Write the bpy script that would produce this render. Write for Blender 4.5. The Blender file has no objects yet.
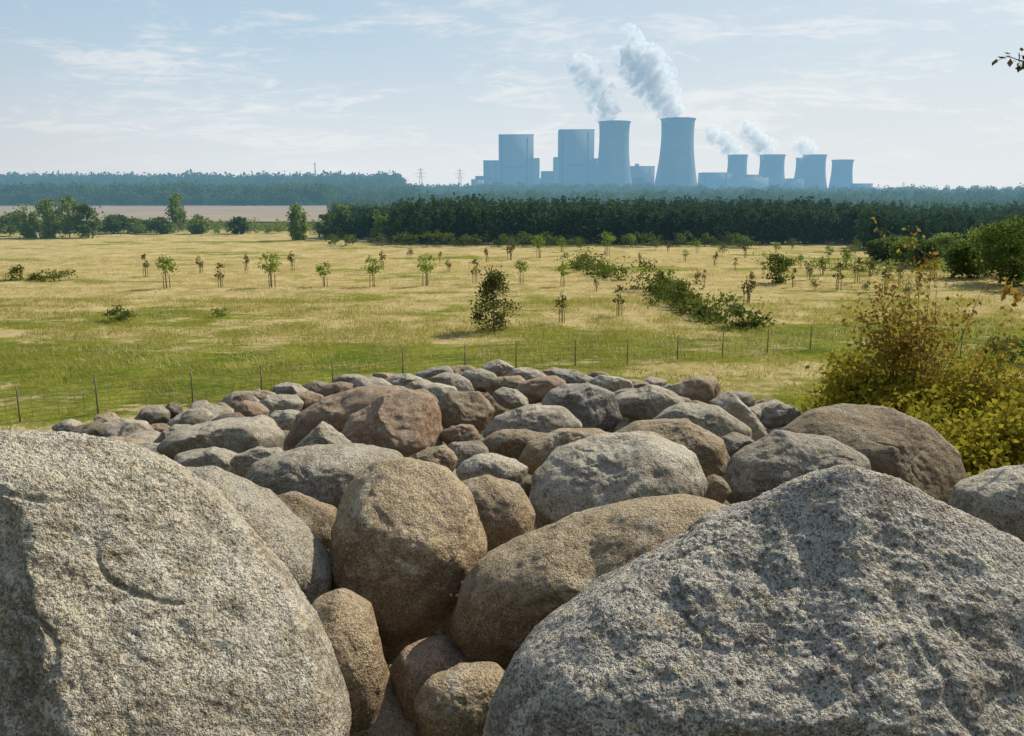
import bpy, bmesh, math, random
import numpy as np
from mathutils import Vector
R=math.radians
S=bpy.context.scene; COL=S.collection
S.view_settings.view_transform='Standard'; S.view_settings.look='None'; S.view_settings.exposure=0
# ---------------------------------------------------------------- camera
FPX=796.44; CAMZ=10.0; TILT=math.atan(151/FPX); OY=341
cam=bpy.data.objects.new('camera',bpy.data.cameras.new('camera')); COL.objects.link(cam)
cam.data.lens=28; cam.data.sensor_width=36; cam.data.shift_y=-(368-OY)/1024
cam.data.clip_start=0.05; cam.data.clip_end=20000
cam.location=(0,0,CAMZ); cam.rotation_euler=(R(90)-TILT,0,0); S.camera=cam
Fv=np.array([0,math.cos(TILT),-math.sin(TILT)]); Uv=np.array([0,math.sin(TILT),math.cos(TILT)]); Rv=np.array([1.,0,0])
CAM=np.array([0,0,CAMZ])
def ray(px,py): return Fv+Rv*((px-512)/FPX)+Uv*((OY-py)/FPX)
def atY(px,py,Y):
    d=ray(px,py); return CAM+d*(Y/d[1])
def ground(px,py,z=0):
    d=ray(px,py); return CAM+d*((z-CAMZ)/d[2])
AZ=R(54); EL=R(42)
sd=Vector((math.sin(AZ)*math.cos(EL),math.cos(AZ)*math.cos(EL),math.sin(EL)))
# ---------------------------------------------------------------- noise
_p=np.random.RandomState(7).permutation(256); _p=np.concatenate([_p,_p,_p])
_g=np.random.RandomState(3).normal(size=(256,3)); _g/=np.linalg.norm(_g,axis=1)[:,None]
def perlin(P):
    i=np.floor(P).astype(int); f=P-i; i&=255; u=f*f*f*(f*(f*6-15)+10); out=0
    for dx in (0,1):
        for dy in (0,1):
            for dz in (0,1):
                h=_p[_p[_p[(i[:,0]+dx)&255]+((i[:,1]+dy)&255)]+((i[:,2]+dz)&255)]
                g=_g[h]; d=f-np.array([dx,dy,dz]); v=(g*d).sum(1)
                w=(u[:,0] if dx else 1-u[:,0])*(u[:,1] if dy else 1-u[:,1])*(u[:,2] if dz else 1-u[:,2])
                out=out+w*v
    return out
def fbm(P,o=3,off=0.0):
    s=0;a=1
    for k in range(o):
        s=s+a*perlin(P*(2.03**k)+off+k*17.3); a*=.5
    return s
# ---------------------------------------------------------------- mesh helpers
def fastmesh(name,V,Fs,mat=None,smooth=False,parent=None,loc=None):
    V=np.asarray(V,dtype=np.float32)
    if not isinstance(Fs,list): Fs=[Fs]
    me=bpy.data.meshes.new(name); me.vertices.add(len(V)); me.vertices.foreach_set('co',V.ravel())
    nl=sum(f.size for f in Fs); me.loops.add(nl)
    me.loops.foreach_set('vertex_index',np.concatenate([f.ravel() for f in Fs]).astype(np.int32))
    st=[];tot=0
    for f in Fs:
        st.append(tot+np.arange(len(f))*f.shape[1]); tot+=f.size
    st=np.concatenate(st).astype(np.int32); me.polygons.add(len(st)); me.polygons.foreach_set('loop_start',st)
    if smooth: me.polygons.foreach_set('use_smooth',np.ones(len(st),dtype=bool))
    me.update(calc_edges=True); me.validate()
    o=bpy.data.objects.new(name,me); COL.objects.link(o)
    if mat: me.materials.append(mat)
    if parent: o.parent=parent
    if loc is not None: o.location=loc
    return o
class MB:
    def __init__(s): s.V=[];s.F4=[];s.F3=[];s.n=0
    def add(s,V,F):
        V=np.asarray(V,float).reshape(-1,3);F=np.asarray(F,int)
        (s.F4 if F.shape[1]==4 else s.F3).append(F+s.n); s.V.append(V); s.n+=len(V)
    def box(s,x0,x1,y0,y1,z0,z1):
        V=[(x,y,z) for z in (z0,z1) for x,y in ((x0,y0),(x1,y0),(x1,y1),(x0,y1))]
        F=[(0,3,2,1),(4,5,6,7),(0,1,5,4),(1,2,6,5),(2,3,7,6),(3,0,4,7)]; s.add(V,F)
    def tube(s,pts,rad,n=6):
        pts=np.asarray(pts,float); rad=np.atleast_1d(rad)*np.ones(len(pts)); k=len(pts); V=[]
        for i in range(k):
            t=pts[min(i+1,k-1)]-pts[max(i-1,0)]; t/=np.linalg.norm(t)+1e-9
            a=np.cross(t,[0,0,1.]) if abs(t[2])<.95 else np.cross(t,[1.,0,0]); a/=np.linalg.norm(a); b=np.cross(t,a)
            for j in range(n):
                an=2*math.pi*j/n; V.append(pts[i]+rad[i]*(a*math.cos(an)+b*math.sin(an)))
        F=[(i*n+j,i*n+(j+1)%n,(i+1)*n+(j+1)%n,(i+1)*n+j) for i in range(k-1) for j in range(n)]
        m=len(V); V.append(pts[0]);V.append(pts[-1]); s.add(V,F)
        b=s.n-len(V)
        s.F3.append(np.array([(m,(j+1)%n,j) for j in range(n)]+[(m+1,(k-1)*n+j,(k-1)*n+(j+1)%n) for j in range(n)])+b)
    def lathe(s,prof,n=48,c=(0,0,0)):
        V=[(c[0]+r*math.cos(2*math.pi*j/n),c[1]+r*math.sin(2*math.pi*j/n),c[2]+z) for r,z in prof for j in range(n)]
        F=[(i*n+j,i*n+(j+1)%n,(i+1)*n+(j+1)%n,(i+1)*n+j) for i in range(len(prof)-1) for j in range(n)]
        s.add(V,F)
    def build(s,name,mat,parent=None,smooth=False,loc=None):
        fs=[]
        if s.F4: fs.append(np.concatenate(s.F4))
        if s.F3: fs.append(np.concatenate(s.F3))
        return fastmesh(name,np.concatenate(s.V),fs,mat,smooth,parent,loc)
def tag(o,label=None,cat=None,group=None,kind=None):
    if label: o['label']=label
    if cat: o['category']=cat
    if group: o['group']=group
    if kind: o['kind']=kind
    return o
def empty(name,loc,label,cat,group=None,rz=0):
    o=bpy.data.objects.new(name,None); COL.objects.link(o); o.location=loc; o.rotation_euler=(0,0,rz); o.empty_display_size=.3
    return tag(o,label,cat,group)
def dup(src,loc,rz,sc,label,group=None):
    r=src.copy(); COL.objects.link(r); r.location=loc; r.rotation_euler=(0,0,rz); r.scale=(sc,sc,sc); tag(r,label,None,group)
    for ch in list(src.children):
        c=ch.copy(); COL.objects.link(c); c.parent=r
    return r
# ---------------------------------------------------------------- materials
class NT:
    def __init__(s,name):
        s.m=bpy.data.materials.new(name); s.m.use_nodes=True; s.t=s.m.node_tree; s.t.nodes.clear()
        s.out=s.t.nodes.new('ShaderNodeOutputMaterial')
    def n(s,ty,ins={},**kw):
        nd=s.t.nodes.new(ty)
        for k,v in kw.items(): setattr(nd,k,v)
        for k,v in ins.items():
            if hasattr(v,'is_linked') : s.t.links.new(v,nd.inputs[k])
            else: nd.inputs[k].default_value=v
        return nd
    def math(s,op,a,b=0.0,c=None,clamp=False):
        i={0:a,1:b}
        if c is not None: i[2]=c
        return s.n('ShaderNodeMath',i,operation=op,use_clamp=clamp).outputs[0]
    def mix(s,f,a,b,bt='MIX'):
        nd=s.n('ShaderNodeMix',{0:f,6:a,7:b},data_type='RGBA',blend_type=bt); return nd.outputs[2]
    def noise(s,vec,sc,det=3,rough=.55,dist=0):
        return s.n('ShaderNodeTexNoise',{'Vector':vec,'Scale':sc,'Detail':det,'Roughness':rough,'Distortion':dist}).outputs['Fac']
    def ramp(s,f,a,b,lo=0.,hi=1.):
        return s.n('ShaderNodeMapRange',{0:f,1:a,2:b,3:lo,4:hi},interpolation_type='SMOOTHSTEP').outputs[0]
    def pos(s): return s.n('ShaderNodeNewGeometry').outputs['Position']
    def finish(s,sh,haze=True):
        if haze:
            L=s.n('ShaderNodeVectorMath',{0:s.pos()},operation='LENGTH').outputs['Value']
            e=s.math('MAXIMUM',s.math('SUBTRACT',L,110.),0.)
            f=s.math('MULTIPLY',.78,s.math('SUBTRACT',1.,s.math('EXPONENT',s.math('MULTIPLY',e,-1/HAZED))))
            em=s.n('ShaderNodeEmission',{'Color':HAZEC,'Strength':1.0}).outputs[0]  # aerial haze painted into the material as blue emission, stronger with distance
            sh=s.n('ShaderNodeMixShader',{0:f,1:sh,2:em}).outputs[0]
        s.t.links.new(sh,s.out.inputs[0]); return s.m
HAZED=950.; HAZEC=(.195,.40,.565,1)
def rgb(r,g,b): return (r,g,b,1)
def simple(name,c,rough=.85,haze=True,c2=None,sc=1.,metal=0):
    k=NT(name); col=rgb(*c)
    if c2: col=k.mix(k.ramp(k.noise(k.pos(),sc,4),.35,.65),rgb(*c),rgb(*c2))
    b=k.n('ShaderNodeBsdfPrincipled',{'Base Color':col,'Roughness':rough,'Metallic':metal})
    return k.finish(b.outputs[0],haze)
def leafmat(name,c1,c2,c3,tr=.35,haze=True,var=.5,nsc=.6):
    k=NT(name); g=k.n('ShaderNodeNewGeometry')
    rnd=g.outputs['Random Per Island']; n=k.noise(g.outputs['Position'],nsc,2)
    c=k.mix(k.ramp(n,.35,.65),rgb(*c1),rgb(*c2)); c=k.mix(k.math('MULTIPLY',rnd,var),c,rgb(*c3))
    d=k.n('ShaderNodeBsdfDiffuse',{'Color':c}).outputs[0]; t=k.n('ShaderNodeBsdfTranslucent',{'Color':k.mix(.5,c,rgb(*c2))}).outputs[0]
    return k.finish(k.n('ShaderNodeMixShader',{0:tr,1:d,2:t}).outputs[0],haze)
def rockmat(name,ca,cb,lich=.5,top=(.54,.475,.37),tw=.78,spk=1.,stain=.5):
    k=NT(name); tc=k.n('ShaderNodeTexCoord'); oi=k.n('ShaderNodeObjectInfo')
    off=k.math('MULTIPLY',oi.outputs['Random'],60.)
    v=k.n('ShaderNodeVectorMath',{0:tc.outputs['Object'],1:k.n('ShaderNodeCombineXYZ',{0:off,1:off,2:off}).outputs[0]},operation='ADD').outputs[0]
    big=k.noise(v,2.2,4,.6); mid=k.noise(v,13,5,.74); fine=k.noise(v,100,2,.78)
    vor=k.n('ShaderNodeTexVoronoi',{'Vector':v,'Scale':170.,'Randomness':1.})
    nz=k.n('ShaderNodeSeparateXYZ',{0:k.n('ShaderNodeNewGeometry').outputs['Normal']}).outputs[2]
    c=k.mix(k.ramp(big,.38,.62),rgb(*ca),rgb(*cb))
    tf=k.math('MULTIPLY',k.ramp(k.math('ADD',nz,k.math('MULTIPLY',k.math('SUBTRACT',mid,.5),1.9)),.12,.8),tw)  # weathered lichen pales upward faces; sides also coloured darker to deepen their shade
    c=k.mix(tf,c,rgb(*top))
    lf=k.ramp(k.math('ADD',k.noise(v,5.5,5,.78,.4),k.math('MULTIPLY',nz,.06)),.67-.2*lich,.72-.2*lich)
    c=k.mix(k.math('MULTIPLY',lf,.6),c,rgb(.58,.55,.46))
    ylf=k.ramp(k.noise(v,15,4,.78),.56,.64); c=k.mix(k.math('MULTIPLY',ylf,.5),c,rgb(.42,.32,.15))
    stn=k.ramp(k.noise(v,2.6,5,.74,.9),.50,.63,0,stain); c=k.mix(stn,c,rgb(.17,.13,.09))
    g=k.n('ShaderNodeSeparateColor',{0:vor.outputs['Color']}).outputs[0]
    c=k.mix(k.ramp(g,.78,.86,0,.5*spk),c,rgb(.06,.053,.045)); c=k.mix(k.ramp(g,.16,.06,0,.4*spk),c,rgb(.66,.62,.53))
    c=k.mix(k.ramp(fine,.54,.66,0,.5*spk),c,rgb(.07,.06,.05))
    dk=k.ramp(k.noise(v,27,5,.88),.54,.63,0,.68*spk); c=k.mix(dk,c,rgb(.08,.067,.053))
    c=k.n('ShaderNodeHueSaturation',{'Hue':.5,'Saturation':1.05,'Value':k.math('ADD',.85,k.math('MULTIPLY',oi.outputs['Random'],.35)),'Color':c}).outputs[0]
    h=k.math('ADD',k.math('MULTIPLY',mid,1.1),k.math('MULTIPLY',fine,.45))
    bp=k.n('ShaderNodeBump',{'Height':h,'Strength':1.,'Distance':.038}).outputs[0]
    b=k.n('ShaderNodeBsdfPrincipled',{'Base Color':c,'Roughness':.88,'Normal':bp,'Specular IOR Level':.3})
    return k.finish(b.outputs[0],False)
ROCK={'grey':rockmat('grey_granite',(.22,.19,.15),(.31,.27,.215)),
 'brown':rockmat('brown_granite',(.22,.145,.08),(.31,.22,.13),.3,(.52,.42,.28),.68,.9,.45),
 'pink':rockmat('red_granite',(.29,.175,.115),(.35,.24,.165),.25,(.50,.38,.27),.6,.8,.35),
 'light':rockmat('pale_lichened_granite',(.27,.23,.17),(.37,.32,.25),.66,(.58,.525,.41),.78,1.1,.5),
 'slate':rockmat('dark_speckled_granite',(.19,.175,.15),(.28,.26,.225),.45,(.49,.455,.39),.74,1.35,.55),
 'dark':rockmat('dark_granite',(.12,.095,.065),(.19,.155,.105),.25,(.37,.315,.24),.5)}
# ---------------------------------------------------------------- terrain
TY=[-40,-14,0,2.4,3.6,5.2,7.5,11,16,20,31,60]; TZ=[0,7.2,7.7,7.7,7.4,7.1,6.6,5.95,5.05,4.3,0,0]
def sm(t): t=np.clip(t,0,1); return t*t*(3-2*t)
def hillz(x,y):
    x=np.asarray(x,float); y=np.asarray(y,float)
    z=np.interp(y,TY,TZ)
    f=np.where(x<0,1-np.clip((-x-5.5)/13,0,1),1-np.clip((x-4.8)/12,0,1))
    f=f*.6+sm(f)*.4
    return z*f
def terr(x,y):
    x=np.asarray(x,float); y=np.asarray(y,float); P=np.stack([x*.08,y*.08,x*0],-1).reshape(-1,3)
    n=perlin(P).reshape(x.shape)
    return hillz(x,y)+n*.22*np.clip((900-np.abs(y))/900,0,1)
def axis(a,fine,step,far):
    l=list(np.arange(0,fine,step)); s=step
    while l[-1]<far: s*=1.13; l.append(l[-1]+s)
    return l
ax=axis(0,24,.5,9000); xs=np.array([-v for v in ax[:0:-1]]+ax)
ay=axis(0,45,.6,14000); by=axis(0,10,2,400); ys=np.array([-v for v in by[:0:-1]]+ay)
X,Y=np.meshgrid(xs,ys); Z=terr(X,Y); nx=len(xs); ny=len(ys)
V=np.stack([X,Y,Z],-1).reshape(-1,3); idx=np.arange(nx*ny).reshape(ny,nx)
F=np.stack([idx[:-1,:-1],idx[:-1,1:],idx[1:,1:],idx[1:,:-1]],-1).reshape(-1,4)
k=NT('meadow_ground'); p=k.pos(); sp=k.n('ShaderNodeSeparateXYZ',{0:p}); yy=sp.outputs[1]; xx=sp.outputs[0]
n1=k.noise(p,.055,5,.66); n2=k.noise(p,.27,6,.74); n3=k.noise(p,1.7,6,.8)
stm=k.n('ShaderNodeMapping',{'Vector':p,'Rotation':(0,0,R(6)),'Scale':(.028,.13,1.)}).outputs[0]; n4=k.noise(stm,1.,6,.72,.5)
gold=k.mix(k.ramp(n2,.38,.62),rgb(.70,.565,.28),rgb(.49,.40,.155))
green=k.mix(k.ramp(n2,.38,.62),rgb(.14,.195,.025),rgb(.30,.32,.05))
gf=k.math('ADD',k.ramp(yy,44,70,.56,.02),k.math('ADD',k.math('MULTIPLY',k.math('SUBTRACT',n1,.5),2.2),k.math('MULTIPLY',k.math('SUBTRACT',n4,.5),3.2)))
gf=k.math('ADD',gf,k.math('MULTIPLY',k.math('SUBTRACT',n2,.5),1.5))
c=k.mix(k.ramp(gf,.1,.5),gold,green)
c=k.mix(k.ramp(n3,.5,.66,0,.65),c,rgb(.13,.12,.035)); c=k.mix(k.ramp(n3,.46,.3,0,.5),c,rgb(.72,.61,.35))
c=k.mix(k.ramp(yy,190,230),c,rgb(.10,.13,.045))
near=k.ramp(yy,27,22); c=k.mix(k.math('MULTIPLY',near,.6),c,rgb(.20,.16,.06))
bp=k.n('ShaderNodeBump',{'Height':n3,'Strength':1.,'Distance':.5}).outputs[0]
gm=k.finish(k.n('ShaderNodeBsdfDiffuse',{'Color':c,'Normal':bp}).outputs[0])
g=fastmesh('ground',V,F,gm,True); tag(g,'dry golden meadow with green patches spreading to the horizon','meadow',kind='structure')
fx=np.array([[-520,250],[-60,250],[-112,520],[-520,520]]); 
kf=simple('bare_soil',(.34,.25,.17),c2=(.27,.21,.14),sc=.03)
a=np.linspace(0,1,24); VV=[];
for i in a:
    for j in a:
        q=(fx[0]*(1-i)+fx[1]*i)*(1-j)+(fx[3]*(1-i)+fx[2]*i)*j; VV.append((q[0],q[1],.35))
id2=np.arange(24*24).reshape(24,24); F2=np.stack([id2[:-1,:-1],id2[1:,:-1],id2[1:,1:],id2[:-1,1:]],-1).reshape(-1,4)
o=fastmesh('field',VV,F2,kf); tag(o,'bare brown ploughed field in front of the left forest','field',kind='structure')
# ---------------------------------------------------------------- boulders
_sph={}
def sphere(l):
    if l not in _sph:
        bm=bmesh.new(); bmesh.ops.create_icosphere(bm,subdivisions=l,radius=1)
        me=bpy.data.meshes.new('t'); bm.to_mesh(me); bm.free()
        v=np.empty(len(me.vertices)*3); me.vertices.foreach_get('co',v)
        f=np.empty(len(me.loops),dtype=np.int32); me.loops.foreach_get('vertex_index',f)
        _sph[l]=(v.reshape(-1,3),f.reshape(-1,3)); bpy.data.meshes.remove(me)
    return _sph[l]
def shape(P0,rng,ncut,basecuts=()):
    P=P0.copy(); n=2.5
    rho=np.hypot(P[:,0],P[:,1])+1e-9; zc=np.abs(P[:,2]); s=1/np.power(rho**n+zc**n,1/n); P*=s[:,None]*.5+.5
    cuts=[(np.array(c[:3],float),c[3]) for c in basecuts]
    for i in range(ncut):
        d=rng.normal(size=3); d[2]*=1.3; d/=np.linalg.norm(d)
        if abs(d[2])<.3: d[2]=.4*np.sign(d[2]+1e-6); d/=np.linalg.norm(d)
        cuts.append((d,rng.uniform(.70,.88)))
    for d,o in cuts:
        d=d/np.linalg.norm(d); h=P@d-o; hs=np.where(h>.08,h-.04,np.where(h>0,h*h/.16,0)); P-=np.outer(hs*.9,d)
    return P
def boulder(label,poly,Yd,mat,level=6,depth=None,cuts=(),seed=0,ncut=5,c=None,group=None,rough=1.,low=1.,med=.035):
    rng=np.random.RandomState(seed*13+5); poly=np.array(poly,float)
    if c is None: c=((poly[:,0].min()+poly[:,0].max())/2,(poly[:,1].min()+poly[:,1].max())/2)
    C=atY(c[0],c[1],Yd); ax_=float((C-CAM)@Fv); s=ax_/FPX
    q=(poly-np.array(c))*np.array([1,-1])*s
    th=np.linspace(-math.pi,math.pi,181)[:-1]; Rr=np.zeros(180); m=len(q)
    for i,t in enumerate(th):
        d=np.array([math.cos(t),math.sin(t)]); best=0
        for j in range(m):
            a_=q[j]; b_=q[(j+1)%m]; e=b_-a_; den=d[0]*e[1]-d[1]*e[0]
            if abs(den)<1e-12: continue
            tt=(a_[0]*e[1]-a_[1]*e[0])/den; u=(a_[0]*d[1]-a_[1]*d[0])/den
            if tt>0 and -1e-6<=u<=1+1e-6: best=max(best,tt)
        Rr[i]=best
    kk=np.array([1,2,3,2,1.]);kk/=kk.sum(); Rr=np.convolve(np.concatenate([Rr[-6:],Rr,Rr[:6]]),kk,'same')[6:-6]
    mean=Rr[Rr>0].mean(); Rr=np.where(Rr<=0,mean,Rr)
    kw=np.hanning(63);kw/=kw.sum(); Rs=np.convolve(np.concatenate([Rr[-60:],Rr,Rr[:60]]),kw,'same')[60:-60]
    if depth is None: depth=mean*.95
    P0,Fc=sphere(level); P=shape(P0,rng,ncut,cuts)
    ang=np.arctan2(P[:,1],P[:,0]); tx=np.append(th,math.pi); Rt=np.interp(ang,tx,np.append(Rr,Rr[0]))*.985; Ru=np.interp(ang,tx,np.append(Rs,Rs[0]))
    rho=np.hypot(P[:,0],P[:,1]); wq=np.clip(rho*1.05,0,1)**3; w0=sm(rho*2)
    Rm=Rt*wq+(Ru*w0+mean*(1-w0))*(1-wq)
    off=seed*3.7+1.3
    disp=mean*rough*(.10*low*fbm(P0*1.6,3,off)+med*fbm(P0*5,4,off+9))*(1-.55*np.clip(rho,0,1)**4)
    if level>=6:
        disp=disp-mean*.016*np.clip(1-np.abs(perlin(P0*1.9+off))*22,0,1)*np.clip(perlin(P0*2.1-off)*5,0,1)
    L=np.stack([P[:,0]*Rm,P[:,1]*Rm,P[:,2]*depth],-1)
    fine=0
    if level>=6: fine=.012*fbm(L*9,4 if level>=7 else 3,off)*min(1,mean/.3)
    if level>=8: fine=fine+.006*fbm(L*50,2,off)
    L=L+P0*np.reshape(disp+fine,(-1,1))
    W=L[:,:1]*Rv+L[:,1:2]*Uv-L[:,2:3]*Fv+C
    base=np.array([C[0],C[1],W[:,2].min()])
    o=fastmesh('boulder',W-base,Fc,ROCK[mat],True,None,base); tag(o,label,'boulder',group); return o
def ell(cx,cy,hw,hh,rot=0,n=12,sq=.0,seed=0):
    rng=np.random.RandomState(seed+99); out=[]
    for i in range(n):
        t=2*math.pi*i/n; r=1+rng.uniform(-.13,.13)
        x=hw*math.cos(t)*r;y=-hh*math.sin(t)*r; a=R(rot); out.append((cx+x*math.cos(a)+y*math.sin(a),cy-x*math.sin(a)+y*math.cos(a)))
    return out
BL=[
 ('huge pale speckled boulder filling the lower left corner',[(-160,480),(-50,434),(10,431),(60,434),(110,445),(152,463),(195,498),(232,536),(268,576),(302,624),(330,676),(352,735),(330,810),(100,870),(-150,830),(-220,620)],2.25,'light',8,dict(c=(95,640),depth=.58,ncut=0,low=.45,med=.022,cuts=[(.48,.50,.72,.48),(-.50,.12,.86,.46),(.1,.88,.45,.78)])),
 ('long pale boulder tucked behind the huge lower left boulder',[(172,466),(215,464),(262,490),(305,532),(336,570),(332,612),(250,630),(170,560)],3.3,'light',7,dict(depth=.3,ncut=2,rough=.6)),
 ('huge dark speckled grey boulder sloping up across the lower right',[(850,464),(885,472),(930,491),(978,516),(1024,540),(1120,590),(1150,760),(900,850),(620,850),(470,780),(488,700),(512,652),(580,603),(655,560),(722,524),(772,500),(815,476)],2.15,'slate',8,dict(c=(780,680),depth=.48,ncut=0,low=.7,med=.032,cuts=[(-.12,.70,.70,.56),(.35,.62,.70,.66),(-.15,-.05,.98,.72)])),
 ('tall upright rounded brown grey boulder in the centre foreground',[(352,474),(372,461),(405,457),(445,466),(474,494),(488,545),(478,590),(445,622),(398,642),(350,622),(328,585),(331,535),(342,495)],3.5,'brown',7,dict(depth=.36,ncut=2,rough=.7,cuts=[(.2,.75,.6,.8)])),
 ('long tan boulder lying diagonally right of the tall central boulder',[(447,628),(455,592),(480,560),(525,537),(580,516),(640,500),(700,495),(740,508),(730,540),(660,590),(580,640),(510,662),(465,655)],3.1,'brown',7,dict(depth=.36,ncut=2,rough=.8,cuts=[(-.1,.7,.7,.8)])),
 ('low rounded grey boulder behind and left of the tall central boulder',[(243,480),(255,460),(300,447),(350,444),(400,452),(410,472),(385,505),(340,520),(290,506),(255,494)],4.9,'grey',7,dict(depth=.45,ncut=3)),
 ('dark brown boulder in the gap below the low rounded grey one',[(245,505),(290,491),(335,508),(347,540),(330,565),(280,550)],4.1,'brown',7,dict(ncut=2,rough=.6)),
 ('dark brown rounded boulder touching the right of the tall central boulder',[(448,485),(487,473),(520,484),(536,512),(532,545),(500,560),(470,540),(450,515)],4.4,'brown',7,dict(ncut=2,rough=.6)),
 ('big domed pale grey boulder right of centre in the middle of the heap',[(522,505),(526,472),(556,448),(600,436),(650,431),(692,448),(706,478),(698,510),(640,530),(580,540),(535,532)],5.0,'light',7,dict(depth=.55,ncut=4,cuts=[(-.2,.8,.55,.8)])),
 ('wide flat topped grey boulder below the left end of the heap crest',[(160,446),(178,428),(222,419),(265,417),(284,436),(278,460),(230,470),(180,466)],8.0,'light',6,dict(depth=.6)),
 ('large angular reddish boulder left of centre near the crest',[(334,450),(350,412),(380,396),(408,388),(432,395),(450,432),(448,458),(400,465),(355,458)],8.2,'pink',7,dict(depth=.55,ncut=6,cuts=[(.3,.5,.8,.7),(-.6,.5,.6,.75)])),
 ('long reddish boulder behind the large angular reddish one',[(284,442),(298,413),(328,395),(370,384),(397,387),(400,405),(360,430),(330,448),(300,450)],9.8,'pink',6,dict()),
 ('dark grey oval boulder in the middle of the heap',[(478,434),(490,416),(530,404),(565,406),(584,424),(575,445),(520,450),(488,446)],9.0,'grey',6,dict()),
 ('rounded grey boulder right of the dark grey oval one',[(538,408),(552,391),(588,382),(614,392),(624,420),(600,436),(560,432)],10.8,'slate',6,dict()),
 ('low grey boulder near the crest above the domed pale boulder',ell(649,405,40,20,-4,seed=1),11.5,'grey',6,dict()),
 ('small round grey brown boulder above centre of the heap',[(430,412),(448,391),(480,391),(496,410),(487,430),(450,434)],10.6,'brown',6,dict()),
 ('brown grey boulder peeking out left behind the domed pale boulder',[(512,470),(528,442),(558,428),(600,428),(625,445),(600,470),(540,485)],6.4,'brown',6,dict()),
 ('tan cracked boulder right behind the domed pale boulder',[(600,440),(635,421),(685,418),(724,438),(734,472),(712,500),(660,480)],6.4,'brown',7,dict()),
 ('grey boulder lying in front of the large right domed boulder',[(718,492),(733,457),(778,430),(830,437),(866,455),(868,490),(800,520),(740,520)],5.3,'grey',7,dict(ncut=4)),
 ('large domed brown grey boulder at the right end of the heap',[(782,432),(812,410),(845,403),(885,406),(920,420),(948,445),(960,478),(945,512),(870,515),(810,475)],6.5,'brown',7,dict(depth=.6,low=.5,rough=.6,ncut=0,cuts=[(-.3,.7,.6,.8),(.4,.2,.8,.8)])),
 ('pale boulder cut by the right edge beside the bush',[(948,525),(960,488),(1000,470),(1050,462),(1090,500),(1070,555),(990,560)],4.9,'light',7,dict(ncut=2)),
 ('flat grey slab boulder under the wide flat topped boulder',ell(212,466,42,18,-3,seed=3),6.6,'grey',6,dict()),
 ('small pointed grey boulder left of the angular reddish boulder',[(294,448),(322,421),(354,442),(350,458),(310,464)],7.6,'light',6,dict()),
 ('light grey slab leaning near the right part of the crest',[(708,402),(730,390),(767,428),(774,442),(750,446),(728,430)],9.6,'light',6,dict()),
 ('low pale angular boulder in the right middle of the heap',[(636,425),(680,402),(717,405),(752,428),(750,450),(700,450)],9.0,'light',6,dict(ncut=7)),
 ('tan boulder wedged at the bottom beside the huge left boulder',[(312,600),(340,588),(368,606),(384,640),(390,680),(375,725),(335,730),(308,690)],2.75,'brown',7,dict(depth=.2,ncut=2,rough=.6)),
 ('small pinkish boulder at the bottom below the tall central boulder',[(383,676),(404,648),(440,637),(475,655),(488,690),(440,720),(400,715)],3.0,'pink',7,dict(depth=.18,ncut=2,rough=.6)),
 ('small brown boulder at the bottom centre edge',[(412,700),(430,678),(460,666),(500,668),(525,700),(500,745),(425,740)],2.55,'brown',7,dict(depth=.16,ncut=2,rough=.6)),
 ('small tan boulder just above the tall central boulder',ell(430,465,32,18,12,seed=5),5.6,'brown',6,dict()),
 ('small grey boulder between the central boulder and the dark oval one',ell(466,455,27,15,0,seed=6),6.6,'grey',6,dict()),
 ('light grey boulder behind the dark rounded boulder right of centre',ell(495,474,36,20,-5,seed=7),5.4,'light',6,dict()),
 ('brown oval boulder below the dark grey oval boulder',ell(522,448,46,21,-4,seed=8),7.4,'brown',6,dict()),
 ('small tan boulder right of the angular reddish boulder',ell(462,437,21,14,0,seed=9),8.2,'pink',6,dict()),
 ('small dark boulder in the gap left of the central boulder',ell(318,572,30,24,0,seed=10),3.6,'brown',6,dict(ncut=1,rough=.5)),
 ('small brown boulder low in the gap under the central boulder',ell(385,645,28,20,0,seed=11),3.4,'brown',6,dict(ncut=1,rough=.5)),
 ('grey rounded boulder in front of the pale slabs on the right',ell(735,452,27,19,0,seed=12),7.0,'grey',6,dict()),
 ('narrow tan boulder between the domed pale and right grey boulders',ell(712,492,18,16,30,seed=13),5.0,'brown',6,dict()),
 ('rounded grey boulder between the wide flat topped and the low grey boulder',ell(262,462,30,16,0,seed=14),6.0,'grey',6,dict()),
 ('low tan boulder half under the pale boulder at the right edge',ell(955,532,34,20,0,seed=15),5.0,'brown',6,dict(ncut=2)),
]
for i,b in enumerate(BL): boulder(b[0],b[1],b[2],b[3],b[4],seed=i+1,**b[5])
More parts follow.
